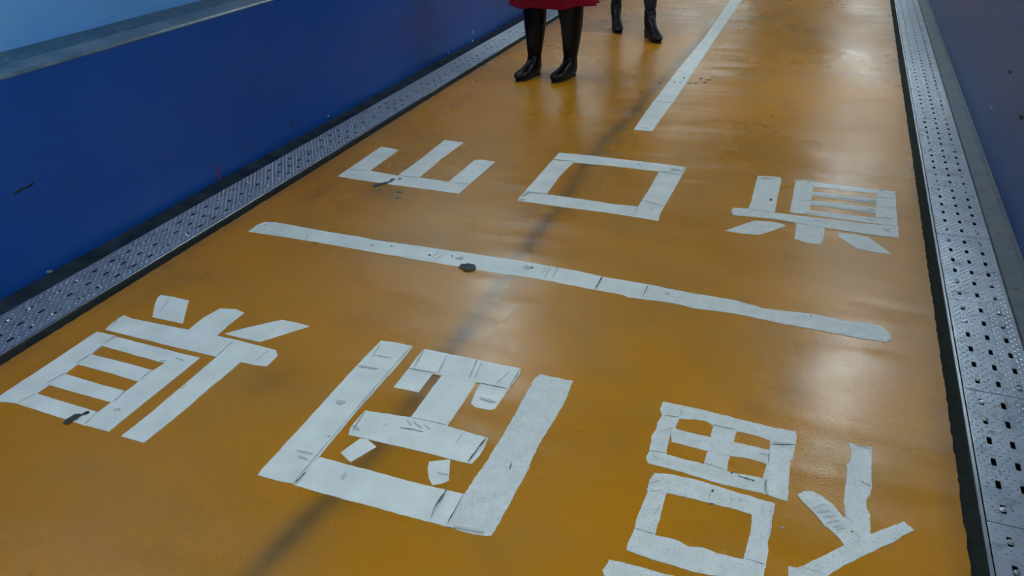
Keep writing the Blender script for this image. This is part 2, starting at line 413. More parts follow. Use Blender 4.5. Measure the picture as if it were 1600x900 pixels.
# ------------------------------------------------------------------ taped markings
def resample(poly, step, jag, rnd, layer):
    out = []
    n = len(poly)
    for i in range(n):
        a = Vector(poly[i]); b = Vector(poly[(i + 1) % n]); d = b - a; L = d.length
        if L < 1e-5: continue
        k = max(1, int(L / step)); nrm = Vector((-d.y, d.x)) / L
        ph = rnd.uniform(0, 6)
        out.append((a.x + rnd.uniform(-.3, .3) * jag, a.y + rnd.uniform(-.3, .3) * jag))
        walk = 0
        for j in range(1, k):
            t = j / k
            walk = .72 * walk + rnd.uniform(-1, 1) * .55
            env = min(1, 4 * t, 4 * (1 - t))
            q = a + d * t + nrm * (walk * jag * env)
            out.append((q.x, q.y))
    return out
def strip(root, pts, crop, layer=0, jag=.0012, worn=False, step=.010, seed=None, label=None, world=False):
    """one piece of tape lying on the floor, cut or torn to its outline, with real thickness"""
    ox, oy, sc = crop
    w = pts if world else [fl(ox + x / sc, oy + y / sc) for x, y in pts]
    rnd = random.Random(hash((round(w[0][0], 3), round(w[0][1], 3), layer)) & 0xffff)
    poly = resample(w, step, jag, rnd, layer)
    z = .0012 + .0009 * layer
    bm = bmesh.new()
    rx, ry = root.location.x, root.location.y
    top = [bm.verts.new((x - rx, y - ry, z)) for x, y in poly]
    bot = [bm.verts.new((x - rx, y - ry, 0.0001)) for x, y in poly]
    bm.faces.new(top)
    n = len(poly)
    for i in range(n): bm.faces.new((bot[i], bot[(i + 1) % n], top[(i + 1) % n], top[i]))
    bmesh.ops.triangulate(bm, faces=[f for f in bm.faces if len(f.verts) > 4])
    o = from_bm('tape_strip', bm, M['worn_tape'] if worn else M['tape'], root)
    if label: o['label'] = label
    return o
def marks(root, segs, crop, material='scuff', z=.0062, name='scuff_marks'):
    """thin dark seams and scuffs: (x0, y0, x1, y1, width in crop pixels)"""
    ox, oy, sc = crop
    bm = bmesh.new(); rx, ry = root.location.x, root.location.y
    rnd = random.Random(11)
    for x0, y0, x1, y1, wd in segs:
        a = Vector((x0, y0)); b = Vector((x1, y1)); d = b - a; L = max(d.length, .01); nr = Vector((-d.y, d.x)) / L * wd / 2
        k = 5; up = []; dn = []
        for i in range(k + 1):
            t = i / k; wv = (.30 + rnd.random() * .45) * (1.7 if material == 'faint_scuff' else 1) * (.45 if i in (0, k) else 1)
            c = a + d * t + nr * rnd.uniform(-.25, .25)
            up.append(c + nr * wv); dn.append(c - nr * wv)
        def P(q):
            x, y = fl(ox + q.x / sc, oy + q.y / sc); return (x - rx, y - ry, z)
        U = [bm.verts.new(P(q)) for q in up]; D = [bm.verts.new(P(q)) for q in dn]
        for i in range(k): bm.faces.new((U[i], U[i + 1], D[i + 1], D[i]))
    ret = bmesh.ops.extrude_face_region(bm, geom=bm.faces[:])
    for v in [g for g in ret['geom'] if isinstance(g, bmesh.types.BMVert)]: v.co.z -= .0006
    o = from_bm(name, bm, M[material], root); o['kind'] = 'stuff'
    return o
def blob(root, cx, cy, rx_, ry_, crop, name='torn_spot', z=.0066, material='chip', seed=0, rot=0, n=16, label=None):
    ox, oy, sc = crop; rnd = random.Random(seed); bm = bmesh.new()
    lx, ly = (root.location.x, root.location.y) if root else (0, 0)
    pts = []
    for k in range(n):
        a = 6.28318 * k / n; r = rnd.uniform(.72, 1.12)
        u, v = rx_ * math.cos(a) * r, ry_ * math.sin(a) * r
        x, y = fl(ox + (cx + u * math.cos(rot) - v * math.sin(rot)) / sc, oy + (cy + u * math.sin(rot) + v * math.cos(rot)) / sc)
        pts.append((x - lx, y - ly))
    top = [bm.verts.new((x, y, z)) for x, y in pts]; bot = [bm.verts.new((x, y, z - .0012)) for x, y in pts]
    bm.faces.new(top)
    for k in range(n): bm.faces.new((bot[k], bot[(k + 1) % n], top[(k + 1) % n], top[k]))
    bmesh.ops.triangulate(bm, faces=[f for f in bm.faces if len(f.verts) > 4])
    return from_bm(name, bm, M[material], root, **({'label': label} if label else {}))
def marking(name, px, label, cat='floor marking', group=None):
    x, y = fl(*px)
    e = empty(name, (x, y, 0), label=label, category=cat)
    if group: e['group'] = group
    return e

# 山
C1 = (500, 200, 5.3333)
r = marking('floor_character', (650, 270), 'white taped three-pronged character in front of the boots, nearest the left drain')
strip(r, [(230, 345), (415, 357), (650, 398), (830, 415), (1075, 452), (1250, 468), (1155, 548), (960, 520), (600, 473), (300, 430), (148, 404)], C1, 0)
strip(r, [(510, 158), (657, 183), (540, 270), (412, 362), (228, 350)], C1, 1, .001)
strip(r, [(1040, 102), (1197, 122), (1010, 262), (822, 420), (648, 400), (860, 245)], C1, 1, .001)
strip(r, [(1290, 268), (1365, 268), (1463, 283), (1243, 474), (1066, 456)], C1, 1, .001)
marks(r, [(230, 353, 412, 362, 3), (650, 402, 822, 420, 3), (1070, 458, 1243, 474, 3), (835, 480, 850, 468, 4), (1030, 470, 1050, 460, 4), (1020, 258, 1000, 274, 6)], C1, 'faint_scuff')
for i, (a, b, c, d) in enumerate([(605, 434, 22, 9), (664, 428, 17, 5), (500, 472, 40, 11), (550, 462, 36, 8), (465, 485, 26, 9), (590, 448, 16, 7)]):
    blob(r, a, b, c, d, C1, 'dirt_spot', .0040, 'scuff', i, -.15)
for i, (a, b, c, d) in enumerate([(495, 513, 16, 5), (660, 535, 24, 10), (645, 585, 16, 7)]): blob(r, a, b, c, d, C1, 'dirt_spot', .0016, 'scuff', 20 + i)

# 口
C2 = (780, 220, 5.0)
r = marking('floor_character', (940, 290), 'white taped open box character in the middle between the boots and the long cross bar')
strip(r, [(470, 94), (700, 115), (1000, 150), (1300, 185), (1462, 208), (1445, 245), (1425, 273), (1330, 260), (1250, 241), (900, 200), (580, 170), (412, 157)], C2, 0)
strip(r, [(200, 398), (370, 420), (640, 455), (900, 497), (1085, 515), (1050, 594), (830, 560), (600, 532), (450, 512), (300, 490), (138, 470), (150, 448)], C2, 0, .0022)
strip(r, [(412, 158), (580, 172), (470, 280), (368, 422), (198, 402), (300, 285)], C2, 1)
strip(r, [(1250, 241), (1428, 272), (1340, 430), (1280, 530), (1256, 575), (1243, 627), (1150, 610), (1048, 594), (1085, 515), (1160, 400)], C2, 1, .0018)
marks(r, [(420, 154, 590, 168, 5), (1450, 205, 1425, 262, 5), (1048, 592, 1085, 515, 4), (1185, 562, 1205, 525, 4), (1110, 470, 1290, 520, 3)], C2)
marks(r, [(1250, 243, 1425, 272, 4), (200, 402, 368, 420, 4), (170, 440, 240, 405, 12), (1340, 225, 1420, 240, 10), (450, 445, 425, 470, 4), (150, 465, 210, 465, 8), (1080, 180, 1110, 210, 8)], C2, 'faint_scuff')

# 県 far
C3 = (1120, 260, 5.3333)
r = marking('floor_character', (1270, 335), 'white taped character with a barred box and splayed feet, close to the right drain')
strip(r, [(655, 118), (740, 118), (808, 130), (795, 245), (775, 372), (725, 400), (610, 384), (635, 240)], C3, 1, .0012, True)
strip(r, [(1333, 195), (1487, 212), (1495, 350), (1505, 500), (1400, 488), (1322, 476), (1330, 330)], C3, 1, .0012, True)
strip(r, [(790, 130), (1100, 165), (1345, 197), (1345, 230), (1050, 200), (790, 168)], C3, 0, .001)
strip(r, [(790, 208), (1050, 240), (1345, 275), (1335, 312), (1100, 285), (785, 244)], C3, 0, .001, True)
strip(r, [(780, 282), (1050, 312), (1340, 345), (1330, 395), (1100, 365), (780, 322)], C3, 0, .001, True)
strip(r, [(715, 360), (1000, 392), (1340, 432), (1335, 480), (1000, 434), (700, 394)], C3, 0, .001, True)
strip(r, [(340, 80), (440, 84), (525, 92), (540, 112), (525, 180), (505, 260), (495, 330), (482, 392), (262, 358), (290, 285), (305, 220), (318, 160), (330, 115)], C3, 0, .0016, True)
strip(r, [(660, 475), (898, 508), (895, 560), (885, 615), (872, 640), (850, 649), (760, 640), (645, 605), (655, 540)], C3, 0, .0014, True)
strip(r, [(140, 348), (260, 358), (490, 390), (880, 440), (1180, 475), (1510, 505), (1516, 598), (1350, 580), (1200, 560), (880, 510), (480, 440), (140, 408), (118, 378)], C3, 2, .0012, True)
strip(r, [(68, 538), (200, 492), (320, 452), (440, 460), (540, 478), (577, 497), (470, 535), (350, 572), (200, 560)], C3, 0, .0014, True)
strip(r, [(1000, 552), (1140, 565), (1265, 592), (1360, 660), (1455, 732), (1300, 712), (1160, 685), (1085, 632), (1020, 590)], C3, 0, .0014, True)
marks(r, [(490, 462, 640, 478, 4), (1330, 432, 1465, 445, 4), (808, 135, 798, 180, 4), (1325, 438, 1328, 476, 4), (720, 392, 860, 412, 3), (810, 460, 880, 470, 4), (800, 245, 1320, 308, 3), (790, 322, 1315, 392, 3)], C3)
marks(r, [(270, 360, 480, 392, 4), (360, 100, 500, 105, 6), (700, 290, 800, 290, 5), (750, 135, 780, 140, 14), (1340, 265, 1480, 270, 4), (1345, 345, 1480, 350, 4), (1350, 200, 1390, 210, 12), (1390, 520, 1440, 555, 10), (1400, 550, 1450, 520, 10), (1250, 440, 1310, 460, 14), (1250, 355, 1320, 370, 14), (1270, 285, 1330, 295, 12), (900, 470, 910, 500, 4)], C3, 'faint_scuff', .0045)
blob(r, 450, 282, 14, 9, C3, 'dirt_spot', .0032, 'scuff', 3)

# long cross bar
A = lambda x, y: ((370 + x / 3.019), (330 + y / 3.019))
B = lambda x, y: ((880 + x / 2.963), (400 + y / 2.963))
P0 = (0, 0, 1)
r = marking('cross_bar', (890, 440), 'long white taped bar crossing the orange floor between the two rows of characters', 'floor marking')
strip(r, [A(130, 52), A(180, 52), A(400, 93), A(600, 125), A(650, 137), A(860, 165), A(1200, 215), A(1400, 245), A(1505, 265), A(1480, 330), A(1350, 310), A(1130, 277), A(1050, 263), A(900, 238), A(620, 190), A(370, 145), A(200, 118), A(55, 97), A(95, 65)], P0, 0, .0022)
strip(r, [A(1505, 265), A(1600, 282), B(185, 97), B(150, 158), B(0, 130), A(1480, 330)], P0, 1, .002)
strip(r, [B(185, 97), B(395, 133), B(362, 200), B(300, 192), B(265, 178), B(150, 158)], P0, 0, .002)
strip(r, [B(395, 133), B(600, 175), B(800, 207), B(920, 243), B(1130, 267), B(1160, 270), B(1300, 300), B(1460, 320), B(1490, 340), B(1512, 358), B(1518, 385), B(1495, 400), B(1370, 382), B(1200, 347), B(1100, 330), B(900, 290), B(780, 265), B(595, 242), B(550, 228), B(460, 212), B(362, 200)], P0, 1, .0030, True)
marks(r, [(*B(182, 98), *B(148, 158), 3.0), (*B(396, 135), *B(364, 198), 1.6), (*A(1480, 268), *A(1450, 320), 1.2), (*A(1515, 270), *A(1490, 318), 1.2), (*B(1140, 275), *B(1150, 290), 1.5)], P0)
marks(r, [(*A(340, 112), *A(325, 135), 1.8), (*A(955, 195), *A(920, 225), 1.4), (*A(980, 205), *A(940, 235), 1.2), (*A(1460, 270), *A(1435, 310), 1.2), (*A(1350, 268), *A(1390, 270), 4), (*B(470, 180), *B(492, 180), 4), (*A(1030, 225), *A(1070, 225), 4)], P0, 'faint_scuff')
blob(r, 1090, 267, 40, 19, (370, 330, 3.019), 'torn_spot', .0052, 'chip', 5, .0, label='dark leaf-shaped torn spot')
for i, (a, b, c, d) in enumerate([(910, 209, 8, 4), (640, 163, 5, 3), (730, 167, 6, 3), (1015, 214, 5, 3), (135, 66, 4, 2), (1390, 268, 12, 5)]): blob(r, a, b, c, d, (370, 330, 3.019), 'dirt_spot', .0034, 'scuff', 40 + i, n=8)

# 県 near left
C4 = (0, 440, 3.2)
r = marking('floor_character', (240, 580), 'large white taped character with a barred box and radiating strokes, at the left')
strip(r, [(805, 68), (870, 78), (945, 95), (930, 150), (915, 212), (840, 195), (762, 178), (775, 115), (790, 78)], C4, 0)
strip(r, [(1100, 135), (1180, 138), (1222, 158), (1160, 205), (1070, 285), (925, 255), (1020, 180)], C4, 0)
strip(r, [(1410, 192), (1480, 205), (1550, 225), (1430, 262), (1300, 303), (1210, 284), (1122, 262), (1230, 232)], C4, 0)
strip(r, [(620, 170), (665, 188), (800, 215), (940, 242), (1170, 290), (1380, 345), (1387, 375), (1335, 425), (1270, 418), (1210, 405), (1085, 378), (860, 325), (690, 283), (525, 242), (565, 205)], C4, 1)
strip(r, [(1165, 303), (1265, 330), (1205, 405), (1165, 440), (1050, 532), (940, 630), (800, 745), (720, 808), (606, 776), (740, 672), (920, 520), (1085, 378)], C4, 2)
strip(r, [(485, 252), (580, 273), (520, 320), (330, 460), (180, 565), (92, 612), (40, 605), (-14, 600), (-10, 580), (240, 415)], C4, 1)
strip(r, [(870, 352), (1000, 383), (850, 505), (700, 625), (545, 752), (425, 720), (490, 655), (630, 550), (765, 448), (840, 398)], C4, 1, .0010)
strip(r, [(585, 277), (870, 350), (885, 360), (830, 408), (800, 403), (510, 322)], C4, 0)
strip(r, [(460, 365), (620, 405), (775, 447), (700, 503), (540, 455), (375, 412)], C4, 0)
strip(r, [(325, 462), (480, 508), (640, 552), (570, 608), (400, 562), (228, 512)], C4, 0)
strip(r, [(185, 560), (340, 608), (495, 655), (430, 723), (260, 668), (88, 612)], C4, 0)
marks(r, [(578, 275, 520, 315, 2.5), (515, 325, 470, 362, 4), (465, 365, 385, 412, 2.5), (330, 462, 235, 515, 2.5), (180, 568, 95, 610, 2), (1165, 305, 1085, 378, 3), (490, 657, 425, 720, 3), (630, 552, 570, 605, 3), (765, 448, 700, 498, 3), (835, 402, 800, 405, 3)], C4)
marks(r, [(1345, 345, 1285, 395, 3), (845, 95, 800, 150, 3), (900, 545, 935, 520, 6), (570, 647, 605, 645, 12), (600, 180, 560, 225, 4), (1205, 405, 1165, 440, 3), (880, 385, 920, 400, 8)], C4, 'faint_scuff', .0048)
blob(r, 365, 690, 56, 15, C4, 'torn_spot', .0052, 'chip', 8, -.5, label='dark leaf-shaped torn spot')
blob(r, 433, 662, 20, 7, C4, 'torn_spot', .0052, 'chip', 9, -.3)

# 岡
C5 = (390, 520, 2.727)
r = marking('floor_character', (640, 690), 'largest white taped character, three-sided frame around inner strokes, front centre')
strip(r, [(300, 530), (560, 600), (740, 648), (925, 690), (840, 828), (700, 790), (500, 735), (350, 695), (190, 650), (235, 590)], C5, 0, .0018)
strip(r, [(560, 35), (620, 42), (697, 58), (640, 130), (470, 320), (300, 525), (200, 648), (120, 632), (35, 608), (60, 575), (240, 380), (420, 180)], C5, 1, .0012)
strip(r, [(1240, 180), (1310, 192), (1378, 207), (1345, 290), (1300, 370), (1228, 485), (1190, 580), (1115, 720), (1065, 810), (1030, 868), (960, 862), (895, 845), (835, 826), (915, 690), (960, 620), (1025, 525), (1090, 420), (1150, 310), (1215, 195)], C5, 1, .0034, True)
strip(r, [(820, 180), (965, 210), (930, 270), (885, 335), (838, 405), (760, 390), (683, 366), (750, 275)], C5, 0)
strip(r, [(680, 150), (785, 170), (720, 255), (613, 233)], C5, 0)
strip(r, [(985, 215), (1105, 238), (1045, 325), (1025, 330), (962, 318), (943, 302), (955, 270)], C5, 0)
strip(r, [(745, 70), (950, 112), (1155, 153), (1152, 175), (1105, 243), (890, 198), (678, 155), (700, 122)], C5, 1, .0014)
strip(r, [(495, 332), (520, 338), (690, 362), (840, 398), (1018, 450), (1000, 490), (975, 530), (945, 560), (910, 553), (700, 500), (560, 468), (420, 436), (430, 405), (462, 365)], C5, 1, .0016)
strip(r, [(470, 452), (500, 453), (541, 487), (430, 552), (388, 512)], C5, 0)
strip(r, [(765, 550), (855, 540), (852, 590), (850, 630), (820, 643), (778, 650), (764, 620), (758, 580)], C5, 0)
marks(r, [(690, 62, 560, 210, 3), (560, 210, 400, 395, 3), (400, 395, 188, 645, 3), (240, 600, 195, 645, 8), (840, 675, 790, 750, 14), (790, 750, 775, 790, 5), (912, 695, 845, 815, 7), (1008, 455, 930, 555, 11), (642, 410, 700, 418, 5), (700, 418, 740, 428, 4), (910, 430, 880, 478, 3), (1150, 165, 1105, 240, 5), (1118, 562, 1106, 590, 8), (332, 450, 345, 445, 5), (683, 157, 800, 178, 3), (975, 218, 1098, 243, 3), (690, 366, 838, 398, 3)], C5)
marks(r, [(465, 145, 545, 158, 7), (370, 300, 410, 300, 14), (200, 505, 270, 520, 8), (210, 530, 250, 545, 8), (840, 100, 800, 180, 6), (970, 115, 935, 195, 6), (990, 130, 960, 200, 5), (1110, 170, 1050, 220, 4), (745, 75, 700, 150, 5), (410, 600, 395, 630, 12), (980, 280, 1050, 300, 12), (440, 400, 470, 420, 14), (490, 340, 440, 420, 5), (590, 390, 580, 400, 5), (670, 375, 690, 400, 6), (700, 385, 735, 410, 6), (745, 395, 770, 415, 5), (800, 600, 850, 610, 4), (560, 50, 520, 110, 3), (870, 830, 1000, 855, 12), (530, 100, 600, 110, 5)], C5, 'faint_scuff', .0050)

# 福
C6 = (920, 610, 3.019)
r = marking('floor_character', (1150, 770), 'white taped character with windowed box over open box and slanted strokes, front right')
strip(r, [(350, 55), (450, 75), (560, 100), (760, 150), (880, 180), (975, 195), (980, 225), (975, 262), (860, 240), (780, 212), (700, 195), (590, 170), (560, 150), (500, 138), (430, 135), (345, 125), (335, 90)], C6, 1, .0028, True)
strip(r, [(345, 120), (430, 128), (410, 180), (385, 215), (375, 250), (368, 306), (285, 292), (295, 245), (295, 220), (320, 180), (322, 155)], C6, 0, .0028, True)
strip(r, [(855, 238), (975, 258), (962, 320), (950, 335), (945, 430), (935, 525), (880, 508), (822, 490), (822, 410), (838, 350), (852, 290)], C6, 2, .0028, True)
strip(r, [(400, 182), (470, 200), (560, 220), (700, 250), (857, 285), (845, 350), (760, 325), (640, 305), (520, 278), (390, 245), (385, 210)], C6, 1, .0026, True)
strip(r, [(588, 165), (702, 190), (690, 220), (680, 250), (572, 228)], C6, 0, .002, True)
strip(r, [(562, 288), (667, 312), (655, 350), (648, 392), (540, 358)], C6, 0, .002, True)
strip(r, [(285, 288), (370, 305), (545, 350), (650, 383), (740, 400), (832, 420), (832, 490), (740, 470), (640, 450), (450, 390), (280, 345), (268, 325)], C6, 1, .0026, True)
strip(r, [(310, 392), (400, 400), (560, 440), (720, 490), (878, 535), (862, 605), (780, 592), (665, 555), (500, 515), (365, 485), (275, 475), (290, 420)], C6, 1, .0024, True)
strip(r, [(280, 468), (368, 485), (358, 510), (340, 580), (310, 690), (212, 668), (228, 600), (250, 545)], C6, 0, .0026, True)
strip(r, [(770, 585), (866, 600), (862, 640), (845, 720), (835, 840), (730, 805), (738, 760), (765, 665)], C6, 0, .0026, True)
strip(r, [(215, 656), (310, 683), (430, 715), (470, 740), (540, 745), (600, 770), (735, 800), (832, 826), (830, 915), (660, 885), (500, 860), (300, 800), (178, 755), (190, 710)], C6, 1, .003, True)
strip(r, [(95, 798), (180, 818), (280, 845), (460, 895), (640, 945), (820, 990), (808, 1062), (600, 1010), (330, 938), (75, 878), (65, 850)], C6, 0, .0024, True)
strip(r, [(1225, 248), (1260, 262), (1335, 270), (1333, 370), (1328, 490), (1308, 525), (1312, 560), (1327, 590), (1328, 700), (1275, 720), (1205, 620), (1202, 520), (1215, 420), (1216, 350), (1232, 330), (1240, 285)], C6, 0, .0030, True)
strip(r, [(1020, 478), (1060, 480), (1110, 510), (1150, 540), (1210, 610), (1295, 712), (1218, 752), (1185, 705), (1110, 640), (1050, 570), (1005, 525), (985, 495)], C6, 2, .0020, True, label='crumpled ribbed tape strip')
strip(r, [(1485, 620), (1535, 662), (1440, 715), (1300, 780), (1200, 830), (1130, 874), (1050, 858), (975, 842), (1090, 790), (1200, 735), (1330, 680), (1410, 650)], C6, 1, .0026, True)
strip(r, [(940, 830), (1040, 850), (1130, 870), (1110, 960), (1000, 945), (932, 930)], C6, 0, .002, True)
marks(r, [(438, 95, 428, 130, 3), (857, 262, 975, 262, 4), (850, 290, 845, 350, 5), (285, 290, 368, 304, 3), (385, 190, 388, 245, 3), (215, 657, 305, 685, 4), (735, 800, 830, 828, 4), (1280, 435, 1328, 460, 5), (700, 410, 772, 430, 7), (835, 425, 830, 490, 5), (672, 488, 667, 550, 3), (572, 490, 565, 525, 4), (860, 555, 855, 600, 3), (355, 124, 425, 132, 4), (545, 350, 650, 385, 3), (585, 168, 690, 192, 3)], C6)
marks(r, [(1060, 560, 1110, 540, 6), (1075, 580, 1140, 575, 8), (1100, 605, 1160, 595, 8), (1120, 630, 1180, 620, 8), (1150, 650, 1200, 645, 7), (1165, 665, 1215, 655, 8), (1185, 560, 1240, 630, 3), (1240, 665, 1280, 705, 4), (1260, 265, 1330, 280, 5), (870, 250, 960, 258, 8), (280, 445, 340, 430, 6), (285, 480, 350, 478, 4), (705, 520, 722, 525, 14), (860, 600, 850, 700, 4), (1190, 765, 1195, 775, 4), (1000, 840, 1100, 865, 3), (820, 540, 815, 590, 5), (300, 600, 340, 545, 5), (800, 300, 850, 310, 5), (830, 430, 845, 500, 7), (300, 310, 330, 330, 4), (340, 200, 400, 180, 4)], C6, 'faint_scuff', .0050)
for i, (a, b, c, d) in enumerate([(583, 479, 7, 6), (673, 393, 6, 4), (577, 540, 12, 3), (775, 430, 5, 4), (1240, 672, 4, 3)]): blob(r, a, b, c, d, C6, 'dirt_spot', .0046, 'chip', 60 + i, n=8)
ch = blob(None, 912, 650, 8, 6, C6, 'paint_chip', .0018, 'fleck', 70, n=8); ch['label'] = 'tiny bluish chip lying between the open box and the slanted strokes'; ch['category'] = 'chip'

# centre line in two pieces
C7 = (1000, 0, 4.0)
r = marking('centre_line', (1010, 190), 'straight white taped line along the middle of the floor past the boots')
strip(r, [(-40, 812), (75, 822), (140, 730), (207, 640), (88, 630), (20, 725)], C7, 1, .001)
far = [fl(1000 + x / 4, y / 4) for x, y in [(88, 632), (207, 642), (350, 425), (490, 215), (640, 0)]]
farb = [fl(1000 + x / 4, y / 4) for x, y in [(565, 0), (400, 240), (240, 432)]]
strip(r, far + [(-.886, 10), (-.886, 18), (-1.004, 18), (-1.004, 10)] + farb, P0, 0, .0008, step=.03, world=True)
marks(r, [(88, 633, 205, 643, 3), (0, 800, 60, 804, 2)], C7, 'faint_scuff', .0034)
for i, (a, b, c, d) in enumerate([(275, 488, 8, 4), (215, 514, 7, 3), (252, 517, 6, 3), (312, 519, 12, 3), (350, 522, 10, 3), (408, 518, 14, 3), (378, 492, 13, 3), (128, 519, 14, 3), (430, 500, 20, 3)]): blob(r, a, b, c, d, C7, 'dirt_spot', .0026, 'scuff', 80 + i, n=8)

# ------------------------------------------------------------------ marks on the walls (parts of the wall)
def wallmark(parent, u, v, ru, rv, rot, material, name, seed, x=WL, label=None):
    rnd = random.Random(seed); bm = bmesh.new(); n = 12; top = []; bot = []
    for k in range(n):
        a = 6.28318 * k / n; q = rnd.uniform(.6, 1.15); du, dv = ru * math.cos(a) * q, rv * math.sin(a) * q
        X, Y, Z = onwall(u + du * math.cos(rot) - dv * math.sin(rot), v + du * math.sin(rot) + dv * math.cos(rot), x)
        top.append(bm.verts.new((X + .0012 * (1 if x < 0 else -1), Y, Z))); bot.append(bm.verts.new((X, Y, Z)))
    bm.faces.new(top)
    for k in range(n): bm.faces.new((bot[k], bot[(k + 1) % n], top[(k + 1) % n], top[k]))
    return from_bm(name, bm, M[material], parent, **({'label': label} if label else {}))
wallmark(wall_l, 342, 270, 14, 3.0, 1.4, 'red_paint', 'paint_streak', 1, label='short reddish streak')
wallmark(wall_l, 34, 296, 16, 2.5, -.45, 'trough', 'scratch', 2)
wallmark(wall_l, 48, 289, 8, 2, -.7, 'trough', 'scratch', 3)
wallmark(wall_l, 456, 193, 5, 2.2, 1.1, 'trough', 'scratch', 4)
wallmark(wall_l, 77, 424, 6, 2, -.1, 'fleck', 'paint_fleck', 5)
wallmark(wall_l, 513, 181, 1.5, 1.8, 0, 'fleck', 'paint_fleck', 6)
wallmark(wall_l, 594, 146, 1.6, 3.0, 0, 'fleck', 'paint_fleck', 7); wallmark(wall_l, 598, 145, 1.3, 3.0, 0, 'fleck', 'paint_fleck', 8)
wallmark(wall_l, 739, 50, 1, 2.6, 0, 'fleck', 'paint_fleck', 9); wallmark(wall_l, 738.5, 65, .9, 4, 0, 'fleck', 'paint_fleck', 10)
wallmark(wall_l, 701, 82, 1.2, 1.2, 0, 'fleck', 'paint_fleck', 11)
wallmark(wall_r, 1549, 168, 2.5, 3.5, 0, 'fleck', 'paint_fleck', 12, WR)
wallmark(wall_r, 1596, 183, 5, 4, .5, 'trough', 'scratch', 13, WR)
wallmark(wall_r, 1578, 112, 4, 3, .5, 'trough', 'scratch', 14, WR)

# ------------------------------------------------------------------ people
def loft(bm, rings, cap=True):
    vs = [[bm.verts.new(p) for p in ring] for ring in rings]
    n = len(vs[0])
    for a, b in zip(vs, vs[1:]):
        for i in range(n): bm.faces.new((a[i], a[(i + 1) % n], b[(i + 1) % n], b[i]))
    if cap: bm.faces.new(vs[0]); bm.faces.new(vs[-1])
    return vs
def boot_rings(secs, n=24, zmin=None, e=2.5):
    out = []
    for (yb, zb), (yf, zf), hw in secs:
        cy, cz = (yb + yf) / 2, (zb + zf) / 2; hy, hz = (yf - yb) / 2, (zf - zb) / 2
        ring = []
        for k in range(n):
            a = 6.28318 * k / n; c, s = math.cos(a), math.sin(a)
            ex = 2 / e
            px = hw * math.copysign(abs(s) ** ex, s); q = math.copysign(abs(c) ** ex, c)
            ring.append((px, cy + hy * q, cz + hz * q))
        out.append(ring)
    return out
def sub(o, lv=1):
    md = o.modifiers.new('subdivision', 'SUBSURF'); md.levels = lv; md.render_levels = lv
    for f in o.data.polygons: f.use_smooth = True
FLAT = [((-.035, .62), (.120, .62), .074), ((-.032, .50), (.122, .50), .079), ((-.030, .42), (.120, .42), .079), ((-.024, .34), (.114, .34), .073), ((-.012, .26), (.106, .26), .064), ((.004, .19), (.100, .19), .055),
        ((.010, .155), (.102, .160), .052), ((.014, .138), (.096, .148), .047), ((.008, .118), (.106, .132), .049), ((.008, .098), (.108, .120), .045), ((-.002, .075), (.124, .110), .046), ((-.004, .050), (.140, .103), .045), ((-.002, .028), (.158, .095), .044),
        ((.018, .014), (.180, .086), .044), ((.060, .010), (.203, .077), .046), ((.110, .010), (.226, .071), .049), ((.160, .010), (.248, .064), .050), ((.205, .011), (.266, .054), .045), ((.235, .012), (.279, .042), .036), ((.258, .014), (.285, .030), .023)]
HEEL = [((-.026, .235), (.064, .235), .047), ((-.027, .21), (.066, .212), .049), ((-.024, .18), (.070, .19), .048), ((-.026, .155), (.076, .172), .046), ((-.032, .125), (.090, .156), .044), ((-.034, .095), (.110, .142), .042), ((-.028, .070), (.130, .127), .039),
        ((-.005, .055), (.147, .112), .038), ((.045, .038), (.168, .098), .040), ((.090, .020), (.191, .085), .044), ((.130, .010), (.212, .075), .047), ((.165, .009), (.233, .065), .047), ((.195, .010), (.249, .055), .042), ((.220, .012), (.260, .042), .032), ((.238, .015), (.264, .030), .020)]
def outline(hws, n=10, k=.93):
    """sole outline from (y, half width) list"""
    L_ = [(-w * k, y) for y, w in hws]; R__ = [(w * k, y) for y, w in reversed(hws)]
    return L_ + R__
def slab(bm, pts, z0f, z1f):
    t = [bm.verts.new((x, y, z1f(y))) for x, y in pts]; b = [bm.verts.new((x, y, z0f(y))) for x, y in pts]
    bm.faces.new(t); bm.faces.new(b[::-1]); n = len(pts)
    for i in range(n): bm.faces.new((b[i], b[(i + 1) % n], t[(i + 1) % n], t[i]))
def make_boot(person, loc, rz, high, pitch=0.0, mirror=1):
    """a boot: upper, sole (and heel), zip"""
    tilt = Matrix.Rotation(rz, 4, 'Z') @ Matrix.Rotation(pitch, 4, 'X')
    bm = bmesh.new(); loft(bm, boot_rings(FLAT if high else HEEL))
    b = from_bm('boot', bm, M['leather'] if high else M['suede'], person); sub(b, 1)
    b.matrix_basis = Matrix.Translation(loc) @ tilt
    bm = bmesh.new()
    if high:
        pts = outline([(.010, .018), (.018, .030), (.05, .039), (.09, .039), (.14, .044), (.19, .047), (.23, .041), (.256, .029), (.272, .014)])
        slab(bm, pts, lambda y: 0.0, lambda y: .014)
        pts = outline([(.000, .019), (.008, .033), (.04, .042), (.075, .040)])
        s = from_bm('sole', bm, M['sole'], b)
    else:
        zz = lambda y: .0 if y > .12 else (.12 - y) ** 1.0 * .42
        pts = outline([(-.026, .020), (-.015, .032), (.02, .036), (.06, .033), (.10, .038), (.13, .043), (.17, .047), (.21, .041), (.24, .028), (.260, .012)])
        slab(bm, pts, lambda y: zz(y), lambda y: zz(y) + .012)
        s = from_bm('sole', bm, M['sole'], b)
        bm = bmesh.new()
        def oc(w_, y0, y1, z): return [(-w_, y0 + .012, z), (-w_ * .6, y0, z), (w_ * .6, y0, z), (w_, y0 + .012, z), (w_, y1, z), (-w_, y1, z)]
        loft(bm, [oc(.029, -.022, .036, 0), oc(.028, -.024, .034, .02), (oc(.032, -.029, .040, .062))])
        from_bm('heel', bm, M['sole'], b)
    return b
